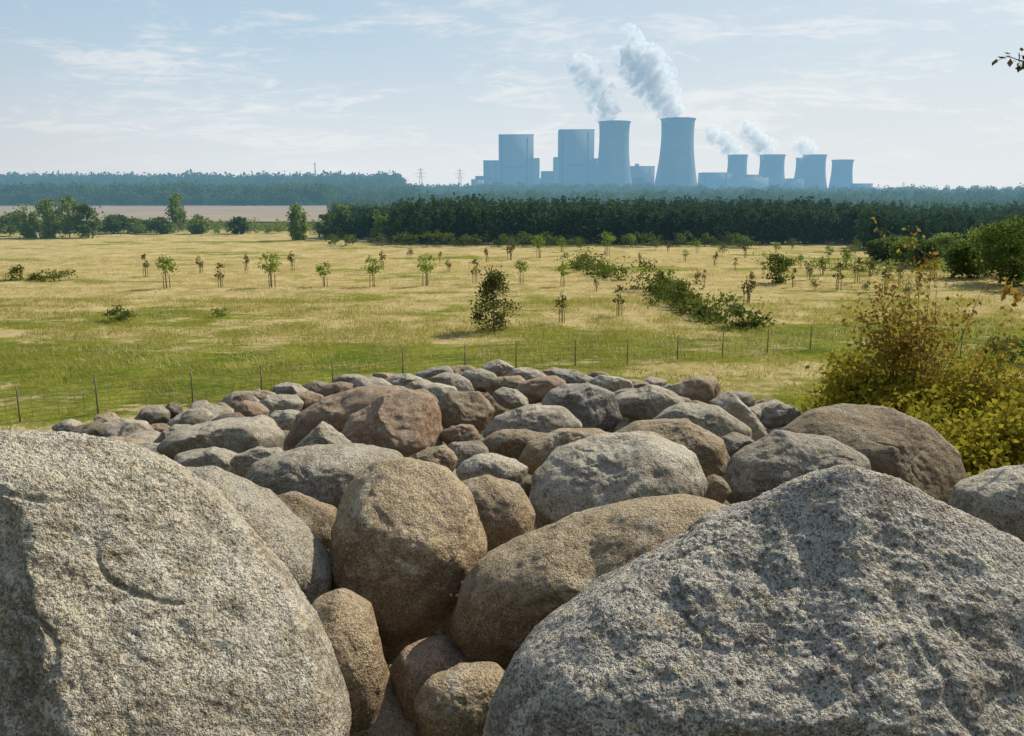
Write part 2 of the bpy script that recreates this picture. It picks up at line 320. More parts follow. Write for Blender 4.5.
CR=[(68,428,9,6,12.5,'grey'),(92,436,20,9,11,'dark'),(112,424,12,7,13,'brown'),(132,434,24,10,11,'grey'),(150,418,14,8,14,'grey'),(158,430,14,9,12,'pink'),(172,409,15,8,15,'dark'),(192,420,15,9,13,'light'),(203,407,11,6,16,'grey'),(216,412,15,8,14.5,'brown'),(236,404,16,9,15.5,'grey'),(252,412,14,9,13,'pink'),(262,398,13,7,17,'brown'),(280,404,17,10,14.5,'light'),(292,392,13,7,18,'grey'),(308,401,16,10,15,'brown'),(322,390,14,7,18.5,'dark'),(340,392,17,9,16,'pink'),(352,382,13,6,19.5,'grey'),(374,388,20,9,16,'grey'),(390,379,14,6,20,'brown'),(404,383,15,8,17.5,'light'),(420,390,18,10,14.5,'grey'),(432,377,14,7,19.5,'slate'),(452,384,17,10,16.5,'grey'),(458,373,12,6,20.5,'brown'),(478,378,24,12,17.5,'light'),(497,367,15,8,20.5,'grey'),(505,385,17,9,15.5,'brown'),(524,376,16,8,18.5,'grey'),(538,388,19,10,14.5,'pink'),(552,376,14,7,19.5,'brown'),(572,379,17,8,17.5,'slate'),(594,378,14,7,19,'brown'),(612,385,17,9,15.5,'light'),(634,386,14,7,17.5,'brown'),(652,384,12,7,18.5,'grey'),(672,391,17,9,15,'slate'),(693,393,22,13,13.5,'brown'),(712,396,12,7,14.5,'dark'),(735,402,14,8,13,'grey'),(762,404,14,6,13.5,'brown'),(778,414,16,10,11.5,'grey'),(748,415,14,8,11.5,'light'),(668,408,18,9,12.5,'grey'),(602,400,14,9,13,'brown'),(510,398,20,10,13,'grey'),(470,408,14,9,12,'dark'),(418,402,14,9,12.8,'brown'),(286,420,18,10,11.5,'light'),(258,424,18,9,11,'grey'),(124,446,24,10,9.5,'brown'),(150,452,22,11,8.8,'grey'),(100,448,20,9,9.5,'brown'),(232,424,16,8,11,'dark'),(565,396,18,10,13.5,'grey'),(444,398,18,10,13.8,'light'),(632,398,18,9,14,'grey'),(398,398,16,9,14,'brown'),(176,436,18,9,10.5,'grey'),(700,412,16,9,12,'brown')]
ORD=lambda n:'%d%s'%(n,'th' if 10<n%100<14 else {1:'st',2:'nd',3:'rd'}.get(n%10,'th'))
nm={'grey':'grey','brown':'brown','pink':'reddish','dark':'dark','light':'pale grey','slate':'blue grey'}
CR.sort()
rv=np.random.RandomState(4)
for i,(px,py,hw,hh,Yd,m) in enumerate(CR):
    v=rv.uniform(1.0,1.75)
    boulder('small %s rounded boulder, %s from the left along the heap crest'%(nm[m],ORD(i+1)),ell(px,py+2,hw*v,hh*v*1.05,rv.uniform(-24,24),n=9,seed=i),Yd,m,5,seed=100+i,ncut=8,rough=1.4)
rng=np.random.RandomState(11); mats=['grey','brown','dark','pink','slate','light']
protos=[]
def stone_proto(sd,m):
    r=np.random.RandomState(sd); P0,Fc=sphere(5); P=shape(P0,r,7); P=P*np.array([1,.85,.68])
    P=P+P0*((.11*fbm(P0*1.6,3,sd)+.04*fbm(P0*5,3,sd+4))[:,None]); P[:,2]-=P[:,2].min()
    me=fastmesh('stone',P*.48,Fc,ROCK[m],True); return me
pts=[]
for m_i in range(12): protos.append(stone_proto(50+m_i,mats[m_i%6]))
used=[False]*12; tries=0
while len(pts)<170 and tries<9000:
    tries+=1; y=rng.uniform(2.2,21); x=rng.uniform(-.62,.42)*max(y,4)
    if x<-6.5-rng.rand()*2 or x>5.5 : continue
    if any((x-a)**2+(y-b)**2<.6**2 for a,b in pts): continue
    pts.append((x,y)); j=rng.randint(12); o=protos[j]
    if used[j]:
        o=o.copy(); COL.objects.link(o)
    used[j]=True
    s=rng.uniform(.7,1.3); o.location=(x,y,float(terr(x,y))-.05); o.scale=(s,s,s*rng.uniform(.85,1.1)); o.rotation_euler=(rng.uniform(-.2,.2),rng.uniform(-.2,.2),rng.uniform(0,6.3))
    if y<7: l='small %s stone lying deep in the gaps between the near big boulders'%nm[mats[j%6]]
    elif y<13: l='small %s stone filling gaps halfway up the boulder heap'%nm[mats[j%6]]
    else: l='small %s stone half hidden among the crest boulders'%nm[mats[j%6]]
    tag(o,l,'stone',l.split(' ',1)[1])
for j in range(12):
    if not used[j]: bpy.data.objects.remove(protos[j])
# ---------------------------------------------------------------- foliage
def leaves(C,size,rng,elong=1.6,up=0.):
    n=len(C); a=rng.normal(size=(n,3)); a[:,2]+=up; a/=np.linalg.norm(a,axis=1)[:,None]
    b=np.cross(a,rng.normal(size=(n,3))); b/=np.linalg.norm(b,axis=1)[:,None]+1e-9
    s=(size*rng.uniform(.6,1.3,size=n))[:,None]; 
    V=np.stack([C-a*s*elong*.5,C+b*s*.5,C+a*s*elong*.5,C-b*s*.5],1).reshape(-1,3)
    return V,np.arange(4*n).reshape(n,4)
def clumps(rng,c,rad,k,n,sp=.22,cone=False):
    d=rng.normal(size=(k,3)); d/=np.linalg.norm(d,axis=1)[:,None]; r=rng.uniform(.25,1,size=k)**.5; cc=d*r[:,None]
    if cone: cc[:,:2]*=(1-(cc[:,2:]+1)/2)*1.15+.12
    i=rng.randint(k,size=n); w=rng.uniform(.6,1.5,size=k)[i]
    P=cc[i]+rng.normal(size=(n,3))*sp*w[:,None]*np.array([1,1,.7])
    return P*np.array(rad)+np.array(c)
LM={'sap':leafmat('sapling_leaves',(.12,.20,.03),(.23,.33,.05),(.34,.38,.08),.45),
 'dry':leafmat('dry_brown_leaves',(.09,.095,.03),(.15,.13,.05),(.18,.15,.06)),
 'con':leafmat('dull_conifer_needles',(.06,.085,.025),(.115,.13,.04),(.16,.15,.055)),
 'shrub':leafmat('shrub_leaves',(.06,.10,.022),(.13,.165,.035),(.20,.22,.06)),
 'pine':leafmat('pine_needles',(.028,.06,.02),(.065,.11,.035),(.09,.13,.04),.25,nsc=.07),
 'wood':leafmat('woodland_leaves',(.06,.11,.025),(.11,.165,.04),(.16,.19,.05),.4,nsc=.05),
 'bush':leafmat('yellow_green_leaves',(.17,.195,.022),(.33,.31,.03),(.48,.36,.06),.45,nsc=1.5,var=.75),
 'red':leafmat('reddish_leaves',(.22,.15,.03),(.30,.28,.05),(.38,.15,.04),.45,nsc=2,var=.8),
 'twig':leafmat('dark_twig_leaves',(.05,.05,.02),(.09,.07,.03),(.14,.06,.03),.25,nsc=3),
 'light':leafmat('light_green_leaves',(.12,.19,.03),(.22,.28,.055),(.29,.33,.08),.45)}
BARK=simple('bark',(.10,.075,.05),c2=(.17,.13,.09),sc=6.); STAKE=simple('stake_wood',(.20,.14,.08),c2=(.28,.2,.12),sc=5.)
def tree(label,loc,h,w,cb,leaf,n,lm,seed,name='tree',cat='tree',group=None,stakes=False,cone=False,sparse=.2,rz=0,trunkr=None):
    rng=np.random.RandomState(seed); t=empty(name,loc,label,cat,group,rz)
    m=MB(); tr=trunkr or max(.03,h*.014); lean=rng.uniform(-.04,.04,2)*h
    top=np.array([lean[0],lean[1],h*(.92 if cone else .8)])
    m.tube([(0,0,-.1),(lean[0]*.3,lean[1]*.2,h*.3),(lean[0]*.6,lean[1]*.7,h*.6),tuple(top)],[tr,tr*.8,tr*.55,tr*.2],7)
    nb=8 if h>3 else 6
    for i in range(nb):
        z=h*(cb+(1-cb)*.75*i/nb); a=rng.uniform(0,6.3); L=w*.42*rng.uniform(.7,1.1)*((1-i/nb*.7) if cone else 1)
        s=np.array([lean[0]*z/h,lean[1]*z/h,z]); e=s+np.array([math.cos(a)*L,math.sin(a)*L,min(L*(.25 if cone else .8),h-z)])
        m.tube([s,(s+e)/2+[0,0,-L*.06],e],[tr*.4,tr*.28,tr*.12],5)
    m.build('trunk',BARK,t)
    c=(lean[0]*.6,lean[1]*.6,h*(cb+1)/2); P=clumps(rng,c,(w/2,w/2,h*(1-cb)/2),(34 if n>1900 else 22) if n>250 else 12,n,sparse,cone)
    P[:,2]=np.clip(P[:,2],h*cb*.6,h*1.03); V,Fq=leaves(P,leaf,rng); fastmesh('crown',V,Fq,LM[lm],False,t)
    if stakes:
        for a in (0,2.1,4.2):
            m=MB(); x=.32*math.cos(a);y=.32*math.sin(a); m.tube([(x,y,-.1),(x,y,1.35)],[.045,.045],6); m.build('stake',STAKE,t)
    return t
SAP=[(146,277,22,'dry'),(167,289,34,'sap'),(201,273,18,'dry'),(221,288,24,'dry'),(246,271,15,'dry'),(272,288,35,'sap'),(293,271,19,'dry'),(325,287,25,'sap'),(373,287,30,'sap'),(382,269,18,'dry'),(426,286,31,'sap'),(475,284,24,'dry'),(521,284,25,'sap'),(563,287,24,'sap'),(619,316,30,'dry'),(562,322,30,'dry'),(747,304,34,'dry'),(793,287,18,'dry'),(838,290,27,'dry'),(857,283,24,'dry'),(884,294,26,'dry'),(697,284,16,'dry'),(704,284,14,'dry'),(660,288,18,'dry'),(487,262,14,'dry'),(510,260,22,'dry'),(539,258,22,'sap'),(514,249,14,'shrub'),(562,252,14,'sap'),(580,250,12,'shrub'),(607,256,24,'sap'),(632,248,14,'sap'),(655,250,14,'shrub'),(668,252,12,'dry'),(697,254,14,'sap'),(722,256,14,'shrub'),(809,280,20,'dry'),(822,276,18,'dry'),(845,268,20,'sap'),(870,276,20,'dry'),(900,280,22,'dry'),(934,280,22,'sap'),(763,276,14,'dry'),(735,270,12,'dry'),(640,262,10,'dry'),(440,262,11,'dry'),(410,258,10,'shrub'),(247,262,9,'dry'),(828,262,16,'sap'),(792,250,12,'shrub'),(855,255,16,'shrub'),(873,262,20,'sap'),(449,272,14,'dry'),(596,292,14,'dry'),(715,266,14,'dry'),(685,262,12,'sap'),(745,258,14,'dry'),(776,256,14,'sap'),(815,290,14,'shrub'),(866,292,13,'shrub'),(905,296,16,'shrub'),(800,268,14,'sap'),(918,290,18,'dry')]
SAP.sort()
pal={'sap':'fresh green','dry':'thin brownish','shrub':'dark green'}
prot={}
for i,(px,py,hp,kd) in enumerate(SAP):
    L=ground(px,py); sc=hp*L[1]/FPX; near='near' if py>280 else 'far'
    lab='%s sapling in the %s meadow, %s planted tree from the left'%(pal[kd],near,ORD(i+1))
    key=(kd,i%3)
    if key not in prot:
        n={'sap':330,'dry':190,'shrub':380}[kd]
        p_=tree(lab,L,3.3,(1.7 if kd=='sap' else 1.2 if kd=='dry' else 2.3),(.42 if kd=='sap' else .25 if kd=='dry' else .15),.17,n,kd,200+i,'sapling','sapling','young trees planted in rows on the meadow',kd!='shrub',sparse=.26)
        s=sc/3.3; p_.scale=(s,s,s); prot[key]=p_
    else: dup(prot[key],L,i*1.3,sc/3.3,lab,'young trees planted in rows on the meadow')
def put(px,py,hp,wp,lab,lm,name='tree',cat='tree',cb=.2,n=1500,leaf=None,seed=0,z=0,**kw):
    L=ground(px,py,z); L[2]=float(terr(L[0],L[1])); h=hp*L[1]/FPX; w=wp*L[1]/FPX
    return tree(lab,L,h,w,cb,leaf or max(.1,L[1]*.0022),n,lm,seed,name,cat,**kw)
put(494,331,64,52,'ragged dull green conifer standing alone in the middle of the meadow','con','conifer','tree',.02,3200,.12,1,cone=True,sparse=.17)
put(121,321,15,26,'round dark shrub alone on the left of the meadow','shrub','shrub','shrub',0,500,.14,2)
put(222,316,10,20,'low straggly green clump right of the round dark shrub','light','shrub','shrub',0,200,.12,3)
put(776,283,28,26,'rounded green bush in the right of the meadow','shrub','shrub','shrub',.02,1100,.2,4)
put(742,248,13,22,'small round bush near the pine wood on the right','wood','shrub','shrub',0,400,.3,5)
put(1003,362,30,44,'dark bush behind the yellow green bush at the right edge','shrub','shrub','shrub',0,900,.13,6)
def hedge(label,pts,hp,seed,lm='shrub',per=420,width=1.5):
    rng=np.random.RandomState(seed); G=[ground(*p) for p in pts]; A=[];
    for i in range(len(G)-1):
        d=np.linalg.norm(G[i+1]-G[i]); nn=max(2,int(d/1.3))
        for j in range(nn):
            c=G[i]+(G[i+1]-G[i])*(j+rng.rand())/nn; f=rng.uniform(.25,1.25); h=hp*c[1]/FPX*f; w=rng.uniform(.7,1.9)*(.6+.5*f)
            A.append(clumps(rng,c+[rng.uniform(-width,width),rng.uniform(-width,width),h*.40],(w,w,h*.55),8,int(per*.22*(.4+f)),.3))
    P=np.concatenate(A); o0=G[0].copy(); o0[2]=0; P[:,2]=np.maximum(P[:,2],.02); V,Fq=leaves(P-o0,.19,rng)
    t=empty('hedge',o0,label,'hedge'); fastmesh('foliage',V,Fq,LM[lm],False,t)
    m=MB()
    for i in range(len(G)-1):
        for f in (.2,.5,.8):
            c=G[i]+(G[i+1]-G[i])*f-o0; c[2]=0
            for q in range(4): m.tube([c,c+[rng.uniform(-.5,.5),rng.uniform(-.5,.5),.9]],[.03,.01],4)
    m.build('stems',BARK,t)
hedge('low dark thicket at the left edge of the meadow',[(-20,284),(30,280),(75,276)],15,21,width=2.,per=900)
hedge('short dark diagonal hedge in the upper middle of the meadow',[(576,264),(600,275),(622,281)],18,22,width=1.4,per=600)
hedge('long dark diagonal hedge right of the meadow centre',[(650,288),(680,303),(715,320),(748,329)],25,23,per=1300,width=.9)
hedge('line of low shrubs leading to the trees on the right',[(770,262),(830,268),(900,274),(960,270)],14,24,'light',width=3)
TL=[(28,238,32,22,'light'),(50,238,36,20,'light'),(70,238,40,22,'light'),(88,238,38,20,'wood'),(118,234,18,24,'wood'),(178,232,37,14,'light'),(198,234,18,16,'light'),(240,234,16,18,'wood'),(299,240,36,16,'light'),(328,238,22,22,'wood'),(343,239,32,18,'light'),(380,241,30,15,'light'),(10,236,22,24,'light'),(140,233,14,24,'light'),(160,234,16,20,'wood'),(415,243,24,16,'wood'),(405,242,18,20,'light')]
TL.sort()
for i,(a,b,h,w,m) in enumerate(TL):
    put(a,b,h,w,'%s %s tree beyond the meadow, %s from left in the tree line'%('tall' if h>30 else 'low','pale green' if m=='light' else 'dark green',ORD(i+1)),m,'tree','tree',.03,1900,.4,300+i,group='trees along the far left edge of the meadow')
TR=[(880,262,22,26,'wood'),(905,264,26,30,'light'),(925,268,30,28,'wood'),(948,262,28,30,'light'),(962,278,36,36,'wood'),(985,268,42,40,'light'),(1000,284,66,52,'wood'),(1022,276,60,50,'light'),(1045,288,74,56,'wood'),(940,254,20,30,'light'),(895,252,16,30,'wood')]
TR.sort()
for i,(a,b,h,w,m) in enumerate(TR):
    put(a,b,h,w,'%s %s tree right of the meadow, %s from left in its clump'%('tall' if h>50 else 'bushy','pale green' if m=='light' else 'dark green',ORD(i+1)),m,'tree','tree',.02,3400,.24,400+i,group='trees in the clump right of the meadow')
def wood_proto(rng,kind):
    n=180
    P=clumps(rng,(0,0,.56),(.22,.22,.48) if kind=='pine' else (.42,.42,.46),16,n,.20,kind=='pine')
    V,Fq=leaves(P,.065 if kind=='pine' else .09,rng); return V,Fq
def woods(name,label,pts,kind,lm,seed):
    rng=np.random.RandomState(seed); pr=[wood_proto(rng,kind) for _ in range(6)]; VV=[];FF=[];n=0
    for (x,y,h) in pts:
        v,f=pr[rng.randint(6)]; a=rng.uniform(0,6.3); ca,sa=math.cos(a),math.sin(a); w=h*rng.uniform(.9,1.3)
        v2=np.stack([(v[:,0]*ca-v[:,1]*sa)*w+x,(v[:,0]*sa+v[:,1]*ca)*w+y,v[:,2]*h],-1); VV.append(v2); FF.append(f+n); n+=len(v)
    o=fastmesh(name,np.concatenate(VV),np.concatenate(FF),LM[lm]); tag(o,label,'wood',kind='stuff')
def band(px0,px1,y0,y1,n,h0,h1,rng,pw=1.3,amp=.35):
    out=[]
    for _ in range(n):
        y=y0+(y1-y0)*rng.rand()**pw; px=rng.uniform(px0,px1); x=(px-512)/FPX*y
        und=perlin(np.array([[x*.04,y*.012,3.3]]))[0]*.9
        out.append((x,y,max(1,rng.uniform(h0,h1)*(1+amp*und))))
    return out
rg=np.random.RandomState(5)
P1=band(395,900,150,205,1500,4.2,7.2,rg,1.3,.5)+band(330,420,165,215,300,3.8,6.3,rg)+band(860,1060,135,200,550,4.0,6.6,rg)
woods('pine_wood','dark young pine plantation behind the meadow',P1,'pine','pine',1)
P2=band(330,1080,240,520,1500,3.4,5.8,rg,1.); woods('mixed_wood','mixed green wood stretching behind the dark plantation',P2,'pine','wood',2)
P3=band(300,1100,520,1000,1000,6,10,rg)+band(700,1100,900,1700,500,10,15,rg)+band(330,700,1000,1720,700,13,18,rg); woods('far_wood','blue hazy woodland reaching to the power station',P3,'broad','wood',3)
P4=band(-60,335,520,700,1100,10,14,rg,1.3,.2)+band(240,420,650,850,320,10,15,rg,1.3,.2)+band(-60,400,1000,1600,1100,25,31,rg,1.3,.12)
P4+=[((px-512)/FPX*505,505,rg.uniform(5,10)) for px in rg.uniform(-40,330,110)]
woods('far_wood','dark green forest along the horizon on the left',P4,'broad','wood',4)
P5=band(-60,330,185,225,380,1.,2.8,rg); woods('scrub','green scrub strip between the meadow and the brown field',P5,'broad','light',5)
P6=band(330,760,143,152,110,.8,2.6,rg); woods('scrub','fringe of low scrub at the foot of the pine plantation',P6,'broad','shrub',6)
# ---------------------------------------------------------------- grass
def grass(name,label,pts,h,w,mat,rng):
    n=len(pts); a=rng.uniform(0,6.3,n); hh=h*rng.uniform(.4,1.3,n); lean=rng.normal(size=(n,2))*.45*hh[:,None]
    dx=np.stack([np.cos(a),np.sin(a),a*0],-1)*w*.5*rng.uniform(.7,1.3,n)[:,None]
    t=pts.copy(); t[:,:2]+=lean; t[:,2]+=hh
    V=np.stack([pts-dx,pts+dx,t],1).reshape(-1,3); o=fastmesh(name,V,np.arange(3*n).reshape(n,3),mat); tag(o,label,'grass',kind='stuff')
GM=leafmat('green_grass',(.18,.24,.03),(.33,.34,.055),(.54,.45,.16),.5,nsc=.25,var=.85)
GD=leafmat('dry_grass',(.64,.52,.26),(.48,.40,.16),(.74,.62,.35),.5,nsc=.2,var=.9)
def field(n,y0,y1,rng,x0=-.72,x1=.72,cl=3.,off=5):
    y=np.sqrt(rng.uniform(y0*y0,y1*y1,n)); x=rng.uniform(x0,x1,n)*y
    q=perlin(np.stack([x*.35,y*.35,x*0+off],-1))+.8*perlin(np.stack([x*.07,y*.1,x*0+off],-1)); kk=q*cl+rng.uniform(-1.,.7,n)>0; x=x[kk];y=y[kk]
    return np.stack([x,y,terr(x,y)-.02],-1)
rg=np.random.RandomState(9)
grass('green_grass','long green grass along the foot of the boulder heap',field(170000,26,74,rg,cl=4),.32,.045,GM,rg)
grass('dry_grass','golden dry grass standing over the meadow',field(110000,44,120,rg,cl=6,off=9),.26,.06,GD,rg)
n=26000; x=rg.uniform(4.6,16,n); y=rg.uniform(6,26,n); grass('dry_grass','dry grass on the slope beside the heap on the right',np.stack([x,y,terr(x,y)-.02],-1),.38,.018,GD,rg)
# ---------------------------------------------------------------- right bushes
def bigbush(label,px,Yd,sx,hl,seed,nh,hh,dens=38,hd=9):
    rng=np.random.RandomState(seed); bx=(px-512)/FPX*Yd; bz=float(terr(bx,Yd)); L=np.array([bx,Yd,bz])
    t=empty('bush',L,label,'bush')
    m=MB(); low=[];hi=[]
    for i in range(46):
        a=rng.uniform(0,6.3); r=rng.uniform(.2,1)**.6; tip=np.array([math.cos(a)*r*sx,math.sin(a)*r*sx*.8,hl*rng.uniform(.6,1.12)*(1-.42*r*r)])
        b=np.array([rng.uniform(-.5,.5),rng.uniform(-.4,.4),-.05]); mid=b*.4+tip*.6+[0,0,.15]
        m.tube([b,(b+mid)/2+[0,0,.1],mid,tip],[.022,.017,.011,.004],5)
        for s in np.linspace(.1,1,7): low.append((mid+(tip-mid)*s,.16))
        for s in (.3,.6,.9): low.append((b+(mid-b)*s,.27))
    for i in range(nh):
        a=rng.uniform(0,6.3); r=rng.uniform(.1,1.); tip=np.array([math.cos(a)*r,math.sin(a)*r*.8,hh*rng.uniform(.66,1.02)-r*.5]); b=np.array([rng.uniform(-.3,.3),rng.uniform(-.3,.3),0]); mid=b*.5+tip*.5+[0,0,.3]
        m.tube([b,(b+mid)/2+[0,0,.1],mid,tip],[.018,.013,.007,.003],5)
        for j in range(7):
            s=rng.uniform(.1,1); p0=mid+(tip-mid)*s; e=p0+rng.normal(size=3)*.25+[0,0,.08]; m.tube([p0,e],[.004,.002],4)
            hi.append((e,.1)); hi.append(((p0+e)/2,.1))
    m.build('branches',BARK,t)
    P=np.concatenate([c+rng.normal(size=(dens,3))*s for c,s in low]); P[:,2]=np.maximum(P[:,2],0)
    V,Fq=leaves(P,.058,rng,1.6); fastmesh('foliage',V,Fq,LM['bush'],False,t)
    if hi:
        P=np.concatenate([c+rng.normal(size=(hd,3))*s for c,s in hi]); V,Fq=leaves(P,.052,rng,1.7); fastmesh('upper_foliage',V,Fq,LM['red'],False,t)
bigbush('yellow green bush with tall reddish arching shoots beside the heap on the right',940,12.,1.4,2.6,77,16,4.0)
bigbush('dense low yellow green bush just behind the large domed boulder on the right',900,12.6,1.25,2.4,78,5,3.0)
bigbush('dense yellow green bush at the right edge of the picture',1010,11.6,1.35,2.4,79,5,3.1)
bigbush('lower yellow green bush above the pale boulder at the right edge',985,9.6,1.2,1.4,80,0,2)
def sidetree():
    rng=np.random.RandomState(5); L=np.array([6.2,6.5,float(terr(6.2,6.5))])
    t=empty('tree',L,'tree beyond the right edge whose twig tips reach into the sky','tree'); m=MB(); P=[]; P2_=[]
    m.tube([(0,0,-.2),(.1,0,1.5),(.05,0,3.2),(.2,0,5)],[.1,.08,.06,.02],8)
    for tgt,st,A in ((atY(1008,56,6.2),3.6,P),(atY(1007,294,6.5),2.4,P2_)):
        e=tgt-L; b=np.array([.08,0,st]); mid=(b+e)/2+[0,0,.15]; m.tube([b,mid,e],[.03,.012,.003],6)
        for s in np.linspace(.6,1,7):
            c=mid+(e-mid)*s
            for q in range(3):
                d=c+rng.normal(size=3)*.04; m.tube([c,d],[.003,.0015],4); A.append(d+rng.normal(size=(3,3))*.018)
    m.build('trunk',BARK,t); 
    P.append(clumps(rng,(1.1,0,4),(.9,1.0,1.6),20,1500,.2)); P=np.concatenate(P)
    V,Fq=leaves(P,.036,rng,1.6); fastmesh('crown',V,Fq,LM['twig'],False,t)
    V,Fq=leaves(np.concatenate(P2_),.045,rng,1.8); fastmesh('low_twig_leaves',V,Fq,LM['red'],False,t)
sidetree()
# ---------------------------------------------------------------- fence
FP=[(-60,432),(20,421),(98,413),(193,404),(262,396),(333,390),(403,379),(465,373),(516,370),(575,367),(627,366),(677,361),(722,358),(767,354),(810,350),(860,349),(910,352),(960,357),(1012,362),(1070,370)]
G=[ground(*p) for p in FP]; 
ft=empty('fence',G[0],'long thin wire fence with slim brown posts crossing the meadow behind the heap','fence')
PM=simple('post_wood',(.14,.11,.08),c2=(.22,.17,.12),sc=4.); WM=simple('fence_wire',(.15,.14,.12),.5)
for q in G:
    m=MB(); m.tube([(0,0,-.2),(.02,0,1.6)],[.038,.033],7); o=m.build('post',PM,ft,loc=q-G[0])
m=MB()
for z in (.15,.35,.55,.75,.95,1.15,1.45): m.tube([q-G[0]+[0,0,z] for q in G],.008,4)
for a_,b_ in zip(G[:-1],G[1:]):
    nn=int(np.linalg.norm(b_-a_)/.45)
    for j in range(1,nn):
        q=a_+(b_-a_)*j/nn-G[0]; m.tube([q+[0,0,.1],q+[0,0,1.45]],.006,3)
m.build('wire_mesh',WM,ft)
# ---------------------------------------------------------------- power station
def facm(name,c,c2,lines=0):
    k=NT(name); p=k.pos(); n=k.noise(p,.03,4); col=k.mix(k.ramp(n,.35,.65),rgb(*c),rgb(*c2))
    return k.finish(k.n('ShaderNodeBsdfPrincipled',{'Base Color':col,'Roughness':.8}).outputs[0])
CON=facm('tower_concrete',(.34,.34,.33),(.24,.24,.235)); CLD=facm('grey_cladding',(.34,.36,.38),(.30,.32,.34)); DK=facm('dark_cladding',(.13,.15,.17),(.10,.11,.13)); LT=facm('light_cladding',(.50,.52,.54),(.44,.46,.48))
def ctower(label,px,ytop,wt,wb,Yd,waist=.86):
    zt=atY(px,ytop,Yd)[2]; s=Yd/FPX; rt=wt*s/2; rb=wb*s/2; x=atY(px,190,Yd)[0]
    t=empty('cooling_tower',(x,Yd,0),label,'cooling tower','cooling towers of the power station')
    rw=rt*.955; zw=zt*.80; leg=zt*.06; prof=[]
    for i in range(29):
        z=leg+(zt-leg)*i/28
        if z<zw: a=(rb**2-rw**2)/(zw-leg)**2; r=math.sqrt(rw**2+a*(zw-z)**2)
        else: a=(rt**2-rw**2)/(zt-zw)**2; r=math.sqrt(rw**2+a*(z-zw)**2)
        prof.append((r,z))
    inner=[(r-1.2,z) for r,z in prof[::-1]]
    m=MB(); m.lathe(prof+inner+[prof[0]],64); sh=m.build('shell',CON,t,True)
    m=MB(); m.lathe([(rt+.1,zt-2),(rt+1.6,zt-2),(rt+1.6,zt+.6),(rt-1.3,zt+.6),(rt-1.3,zt-2)],64); m.build('rim',CON,sh)
    m=MB(); N=36
    for j in range(N):
        a0=2*math.pi*j/N
        for d in (-1,1):
            a1=a0+d*math.pi/N; m.tube([((rb+1.5)*math.cos(a0),(rb+1.5)*math.sin(a0),0),(rb*math.cos(a1)*.995,rb*math.sin(a1)*.995,leg+1)],[.7,.7],5)
    m.build('support_columns',CON,t)
    m=MB(); m.lathe([(rb+5,0),(rb+5,2.5),(rb+4,2.5),(rb+4,0)],48); m.build('basin',CON,t)
    return t
ctower('left of the two tall cooling towers, beside the dark boiler house',613,122,30,38,1850)
ctower('right of the two tall cooling towers, tallest one',675.5,119,32.5,44,1850)
ctower('small cooling tower leftmost of the right hand group',736,155,19,24,2700)
ctower('small cooling tower second in the right hand group',770.5,155,24,30,2600)
ctower('small cooling tower third in the right hand group, half hidden behind the next',802,158,15,22,2750)
ctower('small cooling tower fourth in the right hand group, overlapping its neighbour',812.5,155,22,28,2550)
ctower('small cooling tower rightmost of all, standing apart',840.5,160,20,24,2600)
def bld(label,parts,Yd,name='power_station_building'):
    xs_=[p[0] for p in parts]; x0=atY(min(xs_),190,Yd)[0]; s=Yd/FPX
    t=empty(name,(x0,Yd,0),label,'building')
    for (a,b,yt,dep,yo,mat,nm_) in parts:
        m=MB(); X0=(a-512)*s-x0; X1=(b-512)*s-x0; zt=atY(512,yt,Yd)[2]; 
        m.box(X0,X1,yo,yo+dep,0,zt); o=m.build(nm_,mat,t)
        if nm_ in('boiler_house','hall') :
            m=MB(); m.box(X0-.3,X1+.3,yo-.3,yo+dep+.3,zt+.01,zt+1.6); m.build('roof',DK,o)
            m=MB(); w_=X1-X0; m.box(X0+w_*.06,X0+w_*.12,yo-.6,yo-.02,zt*.1,zt*.96); m.box(X0+w_*.80,X0+w_*.84,yo-.6,yo-.02,zt*.1,zt*.96); m.build('window_strip',DK,o)
            m=MB(); m.box(X0+w_*.2,X1-w_*.3,yo-.6,yo-.02,zt*.45,zt*.45+3); m.build('window',DK,o)
bld('left boiler house block with stepped roofs at the left end of the power station',[(499,533,135,60,0,CLD,'boiler_house'),(484,498.6,161,70,0,CLD,'hall'),(533.4,539,158,50,2,LT,'stair_tower'),(476,484,176,40,0,DK,'annex'),(541,555,171,40,10,CLD,'conveyor_house'),(539.2,553,178,40,14,LT,'link_bridge')],1900)
bld('tall boiler house block between the left block and the tall cooling towers',[(558,592,130,60,0,CLD,'boiler_house'),(553,557.6,157,40,0,LT,'stair_tower'),(592.4,597,159,40,4,CLD,'hall')],1900)
bld('low turbine hall between the two tall cooling towers',[(628,656,166,50,60,CLD,'hall'),(632,650,177,30,10,DK,'annex'),(640,644,162,10,115,LT,'stair_tower')],1880)
bld('low wide hall left of the small cooling towers',[(699,727,173,60,0,CLD,'hall'),(722,757,178,50,-60,LT,'annex'),(742,760,175,40,30,CLD,'hall')],2300)
bld('low sheds beneath the rightmost cooling towers',[(784,798,179,50,0,LT,'hall'),(846,866,184,50,0,CLD,'hall'),(776,786,183,20,-30,DK,'annex')],2300)
bld('small pale works building at the left foot of the power station',[(472,484,180,30,0,LT,'hall'),(486,492,183,20,-30,DK,'annex')],1800)
STL=simple('galvanised_steel',(.16,.17,.18))
m=MB(); q=atY(316,190,1500); zt=atY(316,163,1500)[2]; m.tube([(0,0,0),(0,0,zt*.6),(0,0,zt)],[1.3,1.0,.7],8)
for f in (.5,.75,.97): m.lathe([(1.2,zt*f),(2.2,zt*f),(2.2,zt*f+1),(1.2,zt*f+1)],10)
o=m.build('mast',STL,None,loc=(q[0],1500,0)); tag(o,'slim dark mast rising over the left forest','mast')
